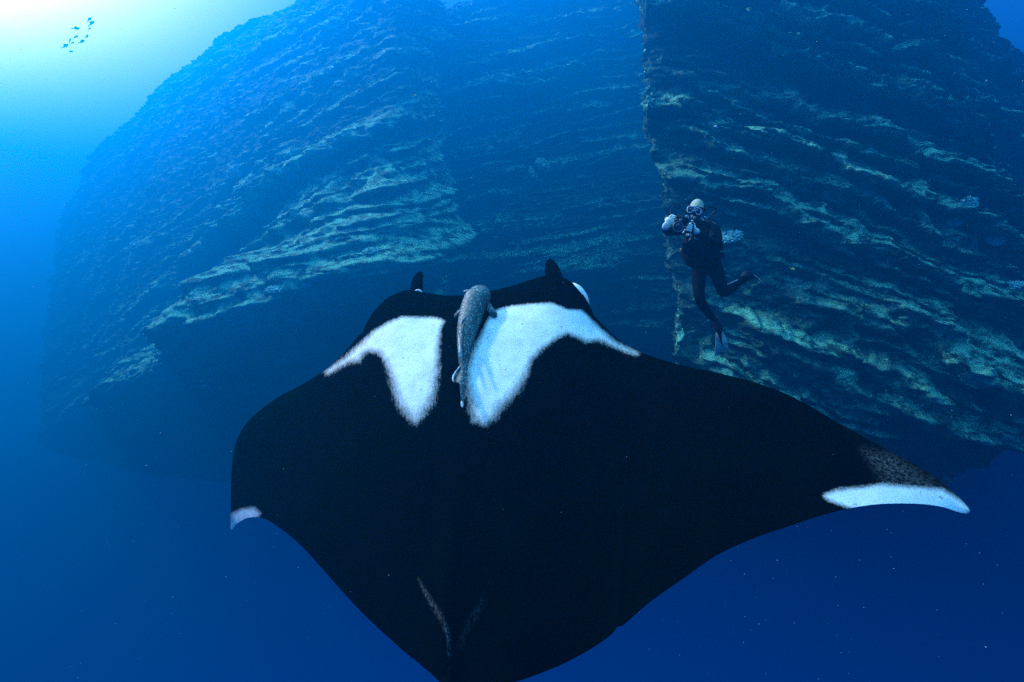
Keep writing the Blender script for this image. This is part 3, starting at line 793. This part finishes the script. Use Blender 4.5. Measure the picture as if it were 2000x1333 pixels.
    part('clip', tube([D(1349, 465, -.20), D(1347, 468, -.21), D(1345.2, 470.5, -.2)], [.006, .009, .004], 8), WHITE, root)
    # tank on the back
    tk = [D(1386, 512, .26), D(1385, 505, .26), D(1378, 446, .24), D(1377, 441, .24), D(1376, 437, .24)]
    part('air_tank', sweep(tk, [.05, .092, .092, .07, .03], [.05, .092, .092, .07, .03], F, 24), GREYP, root)
    part('tank_valve', join([tube([D(1376, 438, .24), D(1375, 430, .24)], .022, 10), tube([D(1371, 431, .22), D(1386, 431, .22)], .020, 10)]), RUBBER, root)
    # mask
    mc = D(1355, 412.5, -.125)
    mr = (R * 1.0 - U * 0.24 - F * 0.05).normalized(); mu = (U * 1.0 + R * 0.24 + F * .10).normalized(); mn = -mr.cross(mu).normalized()
    if mn.dot(-F) < 0: mn = -mn
    sk = part('mask', box(mc - mn * .012, mr * .078, mu * .044, mn * .022, .3), RUBBER, root)
    def lens_curve(s):                           # teardrop outline of one glass
        pts = [(-.006, .030), (.030, .036), (.062, .031), (.072, .006), (.064, -.026), (.044, -.038), (.026, -.028), (.012, -.004)]
        return [mc + mn * .013 + mr * (s * x) + mu * y for x, y in [(x + .004, y) for x, y in pts]]
    for s in (-1, 1):
        q = lens_curve(s)
        cur = catmull([tuple(p) for p in q + [q[0]]], 5)
        part('mask_rim', sweep(cur, [.0052] * len(cur), [.0052] * len(cur), mn, 8, False), WHITE, sk)
        part('mask_glass', plate([mc + (p - mc) * .95 for p in q], mn * .004), GLASS, sk)
    part('mask_bar', tube([mc + mn * .012 + mr * -.044 + mu * .044, mc + mn * .016 + mu * .040, mc + mn * .012 + mr * .044 + mu * .043], [.004, .006, .004], 8), WHITE, sk)
    part('mask_strap', ring(hc + hu * .014, hr * .086, hf * .104, .0085, 32, 8), RUBBER, sk)
    part('nose_pocket', ellipsoid(mc - mu * .012 + mn * .014, (mu * .022, mr * .014, mn * .018), 10, 14), GREYP, sk)
    # regulator and hoses
    rc = D(1355.5, 427.5, -.15)
    rg = part('regulator', join([ellipsoid(rc, (mn * .026, mr * .036, mu * .034)), tube([rc - mr * .03 - mu * .015, rc - mr * .052 - mu * .02], .014, 8), tube([rc + mr * .03 - mu * .015, rc + mr * .052 - mu * .02], .014, 8)]), RUBBER, root)
    part('purge_cover', ellipsoid(rc + mn * .020, (mn * .010, mr * .022, mu * .022), 10, 16), GREYP, rg)
    part('hose', tube([D(1371, 431, .2), D(1352, 399, .12), D(1336, 397, .05), D(1319, 401, .0), D(1309.5, 412, -.05), D(1312, 421, -.10), D(1322, 430, -.15), D(1346, 430, -.16)], .0065, 8), RUBBER, root)
    part('hose', tube([D(1362, 429, -.16), D(1373, 415, -.05), D(1382, 406.5, .02), D(1392, 404.2, .07), D(1398, 408, .10), D(1397, 413, .12), D(1388, 422, .15), D(1380, 430, .2)], .0085, 8), RUBBER, root)
    part('hose', tube([D(1386, 431, .2), D(1400, 440, .05), D(1402, 456, -.08), D(1392, 470, -.16), D(1372, 468, -.2), D(1352, 462, -.2)], .007, 8), RUBBER, root)
    part('corrugated_hose', tube([D(1382, 432, .1), D(1392, 440, -.06), D(1394, 455, -.13), D(1385, 466, -.17)], .014, 10), RUBBER, vest)
    part('chin_light', tube([D(1369.5, 424, -.08), D(1371, 433, -.12)], [.012, .010], 10), GREYP, root)
    # fins
    def fin(outline, rib, off, pocket, pr):
        f = part('fin', plate(outline, off), FINB, root)
        part('fin_rib', tube(rib, [.016, .012, .003], 8), RUBBER, f)
        part('foot_pocket', tube(pocket, pr, 14), RUBBER, f)
    fin([D(1399, 640, .16), D(1398, 660, .2), D(1397, 680, .25), D(1396.4, 696.5, .3), D(1401, 694, .3), D(1409, 686, .28), D(1414.5, 682.5, .27), D(1419, 685, .28), D(1424, 689.5, .3), D(1422, 676, .25), D(1418, 660, .2), D(1410, 642, .16)],
        [D(1404, 641, .15), D(1408, 662, .20), D(1411, 680, .26)], (F + R * .2).normalized() * .012,
        [D(1394, 624, .2), D(1399, 632, .18), D(1404, 644, .155), D(1406, 653, .17)], [.046, .052, .046, .018])
    fin([D(1462, 531, .34), D(1475, 539, .6), D(1495, 556.5, .95), D(1494, 557.5, .98), D(1488, 553.5, .97), D(1472, 543, .6), D(1462, 536, .36)],
        [D(1463, 534, .33), D(1474, 541, .56), D(1488, 552, .9)], (U + R * -.4).normalized() * .008,
        [D(1452, 546, .22), D(1457, 538, .28), D(1463, 538, .38), D(1470, 543, .5)], [.046, .052, .044, .016])
    part('fin_strap', ring(D(1457, 533, .28), R * .03 + U * .01, F * .04, .007), RUBBER, root)
    part('shin_stripe', tube([D(1420, 556, .0), D(1430, 552, .03), D(1441, 547, .1)], .004, 6), WHITE, root)
    return root
build_diver()

def build_camera():
    cr = (R - U * .18).normalized(); cu = (U + R * .18).normalized(); cf = (-F - R * .12 - U * .05).normalized()
    c = D(1331, 431, -.47)
    root = thing('underwater_camera', 'black underwater camera housing with a round lens port held by the diver', 'camera', c)
    b = part('housing', box(c, cr * .075, cu * .050, cf * .040, .35), RUBBER, root)
    lc = D(1324.5, 443.5, -.53)
    lp = part('lens_port', ring(lc, cr * .050, cu * .050, .008, 36, 10), GREYP, root)
    part('lens_barrel', sweep([lc - cf * .05, lc - cf * .012, lc - cf * .004], [.052, .050, .048], [.052, .050, .048], cu, 28), RUBBER, lp)
    part('lens_glass', ellipsoid(lc - cf * .004, (cf * .018, cr * .040, cu * .040)), GLASS, lp)
    part('lens_ring', ring(lc + cf * .012, cr * .020, cu * .020, .003, 24, 6), GREYP, lp)
    for x, y, r in ((1329.3, 422.8, .006), (1333.2, 424, .006)):
        part('button', ellipsoid(D(x, y, -.49), (cr * r, cu * r, cf * r), 8, 12), WHITE, root)
    part('dial', join([ring(D(1341.8, 424.6, -.50), cr * .017, cu * .017, .004, 24, 6), ellipsoid(D(1341.8, 424.6, -.5), (cr * .009, cu * .009, cf * .004), 8, 12)]), WHITE, root)
    part('red_trigger', tube([D(1318.5, 429.3, -.53), D(1324, 430.2, -.53)], [.006, .008], 8), RED, root)
    k = part('maker_plate', box(D(1329.5, 429.8, -.525), cr * .018, cu * .014, cf * .004, .2), GREYP, root)
    for dx in (-.008, .004):
        part('plate_mark', box(D(1329.5, 429.8, -.532) + cr * dx, cr * .0028, cu * .009, cf * .0015, .2), WHITE, k)
    part('tray', tube([D(1320, 440, -.46), D(1338, 446, -.46), D(1352, 456, -.46)], .010, 8), RUBBER, root)
    part('hand_grip', tube([D(1353, 437, -.45), D(1353, 447, -.46), D(1352, 458, -.46)], .015, 12), RUBBER, root)
    part('focus_light', join([tube([D(1352, 436, -.46), D(1352, 430.5, -.47)], .012, 10)]), WHITE, root)
build_camera()

# ------------------------------------------------------------------ corals on the rock
def wall_tree(o):
    me = o.data
    return BVHTree.FromPolygons([v.co for v in me.vertices], [tuple(p.vertices) for p in me.polygons])
WT = [wall_tree(o) for o in (right_wall, left_wall, back_wall)]
def rock_hit(px, py):
    best = None
    d = ray(px, py).normalized()
    for t in WT:
        h = t.ray_cast(Vector((0, 0, 0)), d, 200)
        if h[0] is not None and (best is None or h[3] < best[3]): best = h
    return best
CORAL = mat('pale_coral', (0.26, 0.62, 0.58), 0.9, 0.1, noise=(9, (0.10, 0.27, 0.25), 0.4, 0.62))
def coral(px, py, rpx, flat, seed, label, group=None):
    h = rock_hit(px, py)
    if h is None: return
    loc, nrm = h[0], h[1]
    if nrm.dot(ray(px, py)) > 0: nrm = -nrm
    r = rpx / FPX * loc.dot(F)
    rnd = random.Random(seed)
    up = (nrm * 0.75 + Vector((0, 0, 0.6))).normalized()
    sx = up.cross(Vector((0, 0, 1))).normalized(); sy = up.cross(sx)
    root = thing('coral_clump', label, 'coral', loc, group)
    V, Fc = ellipsoid(loc, (up * r * flat * .55, sx * r * .9, sy * r * .8), 14, 20)
    base = part('coral_base', ([v + (v - loc).normalized() * (r * .12 * float(fbm(v.x * 6 / r * .2, (v.y + v.z) * 6 / r * .2, 3, seed))) for v in V], Fc), CORAL, root)
    parts = []
    for i in range(110):
        a = rnd.uniform(0, 2 * math.pi); q = math.sqrt(rnd.random())
        d0 = (sx * math.cos(a) * .9 + sy * math.sin(a) * .8) * q * r + up * (r * flat * .5 * math.sqrt(max(0, 1 - q * q)))
        dr = (up * (1.1 - q * .6) + (sx * math.cos(a) + sy * math.sin(a)) * (q * .8) + Vector((rnd.gauss(0, .25), rnd.gauss(0, .25), rnd.gauss(0, .25)))).normalized()
        ln = r * rnd.uniform(.14, .30); rad = r * rnd.uniform(.06, .10)
        p0 = loc + d0 - dr * ln * .3
        parts.append(tube([p0, p0 + dr * ln * .6, p0 + dr * ln * 1.2 + Vector((rnd.gauss(0, .2), rnd.gauss(0, .2), rnd.gauss(0, .2))) * ln * .6], [rad, rad * 1.1, rad * .7], 6, 2))
    o = part('coral_branches', join(parts), CORAL, root); tag(o, kind='stuff')
for i, a in enumerate([
    (1427, 465, 24, 0.5, 'pale branching coral clump on the rock just behind the diver with the camera', None),
    (1893, 398, 16, 0.9, 'highest of the pale coral clumps on the steep right rock wall', None),
    (1862, 436, 15, 0.7, 'pale coral clump at middle height of the steep right rock wall', 'coral clumps on the right wall'),
    (1945, 468, 20, 0.9, 'pale coral clump at middle height of the steep right rock wall', 'coral clumps on the right wall'),
    (1970, 500, 14, 0.8, 'pale coral clump at middle height of the steep right rock wall', 'coral clumps on the right wall'),
    (1984, 560, 18, 0.8, 'lowest of the pale coral clumps on the steep right rock wall', None),
    (461, 335, 14, 0.6, 'pale coral clump on the hazy upper ledges of the far left rock wall', 'coral clumps on the left wall'),
    (325, 390, 14, 0.5, 'pale coral clump on the hazy upper ledges of the far left rock wall', 'coral clumps on the left wall'),
    (725, 492, 16, 0.5, 'pale coral clump on the bright ledge beside the dark cleft', None),
    (540, 568, 20, 0.6, 'broad pale coral clump low on the left wall, the larger of a pair', None),
    (600, 556, 9, 0.6, 'tiny pale coral clump low on the left wall, the smaller of a pair', None),
    (1060, 325, 20, 0.7, 'rounded pale coral lump in the shaded cleft, just above a flat one', None),
    (1052, 343, 24, 0.4, 'flat pale coral plate in the shaded cleft, just below a rounded lump', None),
]):
    coral(a[0], a[1], a[2], a[3], 100 + i, a[4], a[5])

# ------------------------------------------------------------------ small fish
def small_fish(name, label, c, direction, length, m, group=None, slim=0.16, cat='fish'):
    d = Vector(direction).normalized(); up = (Vector((0, 0, 1)) - d * d.z).normalized(); side = d.cross(up)
    root = thing(name, label, cat, c, group)
    n = 12; path = [Vector(c) + d * (length * (0.5 - i / (n - 1) * 0.86)) for i in range(n)]
    prof = [0.02, .45, .75, .94, 1.0, .98, .90, .76, .58, .40, .26, .18]
    part('body', sweep(path, [length * slim * .55 * p for p in prof], [length * slim * p for p in prof], up, 12), m, root)
    e = path[-1]
    part('tail_fin', plate([e + d * length * .02, e - d * length * .15 + up * length * .15, e - d * length * .09, e - d * length * .15 - up * length * .15], side * (length * .012)), m, root)
    part('dorsal_fin', plate([path[3] + up * length * slim * .8, path[5] + up * length * slim * 1.7, path[8] + up * length * slim * .7], side * (length * .01)), m, root)
DARKF = mat('dark_fish', (0.02, 0.03, 0.04), 0.5, 0.2)
PALEF = mat('silver_fish', (0.62, 0.72, 0.70), 0.35, 0.4)
YELF = mat('yellow_fish', (0.75, 0.68, 0.06), 0.5, 0.2)
rnd = random.Random(5)
for x, y in ((126.7, 90.7), (136.5, 80), (141, 84.5), (147, 73), (159, 82), (138, 101), (169, 72), (147, 56), (174, 39), (178, 46.6), (174, 57)):
    small_fish('schooling_fish', 'small dark fish of the loose school near the sunlit surface glow', P(x, y, 40 + rnd.uniform(-3, 3)), R * 1.0 + U * rnd.uniform(.1, 1.2) + F * rnd.uniform(-.6, .6), 0.46 * rnd.uniform(.65, 1.25), DARKF, 'school of small dark fish')
small_fish('slender_fish', 'slender pale fish hanging head up off the right rock wall', P(1845, 698, 13.0), R * .75 + U * .62, 0.36, PALEF, None, 0.07)
small_fish('yellow_fish', 'tiny yellow fish swimming beside the raised fin of the diver', P(1548, 526, 10.0), R * .9 + U * -.35, 0.085, YELF, None, 0.24)
small_fish('silver_fish', 'tiny silver fish above the head of the diver', P(1397, 248, 9.0), R * 1.0 - U * .1, 0.075, PALEF, None, 0.24)
small_fish('green_fish', 'tiny greenish fish in open water left of the rock cleft', P(810, 187, 12.0), R * .9 - U * .3, 0.10, YELF, None, 0.14)

# ------------------------------------------------------------------ drifting specks in the water
def specks():
    rnd = random.Random(11)
    V, Fc = [], []
    n = 0
    while n < 6500:
        p = Vector((rnd.uniform(-9, 9), rnd.uniform(0.9, 15), rnd.uniform(-8, 6))) if n < 2600 else Vector((rnd.uniform(-5, 5), rnd.uniform(0.9, 7), rnd.uniform(-4, 3)))
        if p.length < 1.0: continue
        r = (0.0005 + 0.0026 * rnd.random() ** 6) * min(1.0, p.length / 3.5)
        ax = Vector((rnd.gauss(0, 1), rnd.gauss(0, 1), rnd.gauss(0, 1))).normalized()
        s = ax.orthogonal().normalized(); t = ax.cross(s)
        o = len(V)
        V += [p + ax * r * 1.6, p - ax * r * 1.6, p + s * r, p - s * r, p + t * r, p - t * r]
        Fc += [(o, o + 2, o + 4), (o, o + 4, o + 3), (o, o + 3, o + 5), (o, o + 5, o + 2), (o + 1, o + 4, o + 2), (o + 1, o + 3, o + 4), (o + 1, o + 5, o + 3), (o + 1, o + 2, o + 5)]
        n += 1
    o = mesh_obj('drifting_specks', V, Fc, mat('plankton', (0.42, 0.46, 0.42), 0.8, 0.1))
    tag(o, 'fine pale specks of plankton drifting through the blue water', 'plankton', kind='stuff')
specks()

# ------------------------------------------------------------------ sea water all round
def water():
    x0, x1, y0, y1, z0, z1 = -100, 80, -25, 150, -40, 18.0
    bm = bmesh.new()
    bmesh.ops.create_cube(bm, size=1.0)
    for vtx in bm.verts:
        vtx.co = Vector(((x0 + x1) / 2 + vtx.co.x * (x1 - x0), (y0 + y1) / 2 + vtx.co.y * (y1 - y0), (z0 + z1) / 2 + vtx.co.z * (z1 - z0)))
    me = bpy.data.meshes.new('haze'); bm.to_mesh(me); bm.free()
    o = bpy.data.objects.new('haze', me); C.objects.link(o)
    m = bpy.data.materials.new('sea_water'); m.use_nodes = True
    nt = m.node_tree; nt.nodes.clear()
    out = nt.nodes.new('ShaderNodeOutputMaterial'); pv = nt.nodes.new('ShaderNodeVolumePrincipled')
    pv.inputs['Color'].default_value = (0.0, 0.235, 0.63, 1)
    pv.inputs['Absorption Color'].default_value = (0.0, 0.03, 0.10, 1)
    pv.inputs['Density'].default_value = 0.0375
    pv.inputs['Anisotropy'].default_value = 0.66
    nt.links.new(pv.outputs[0], out.inputs['Volume'])
    me.materials.append(m)
    tag(o, 'clear blue sea water filling the whole scene', 'water', kind='stuff')
water()
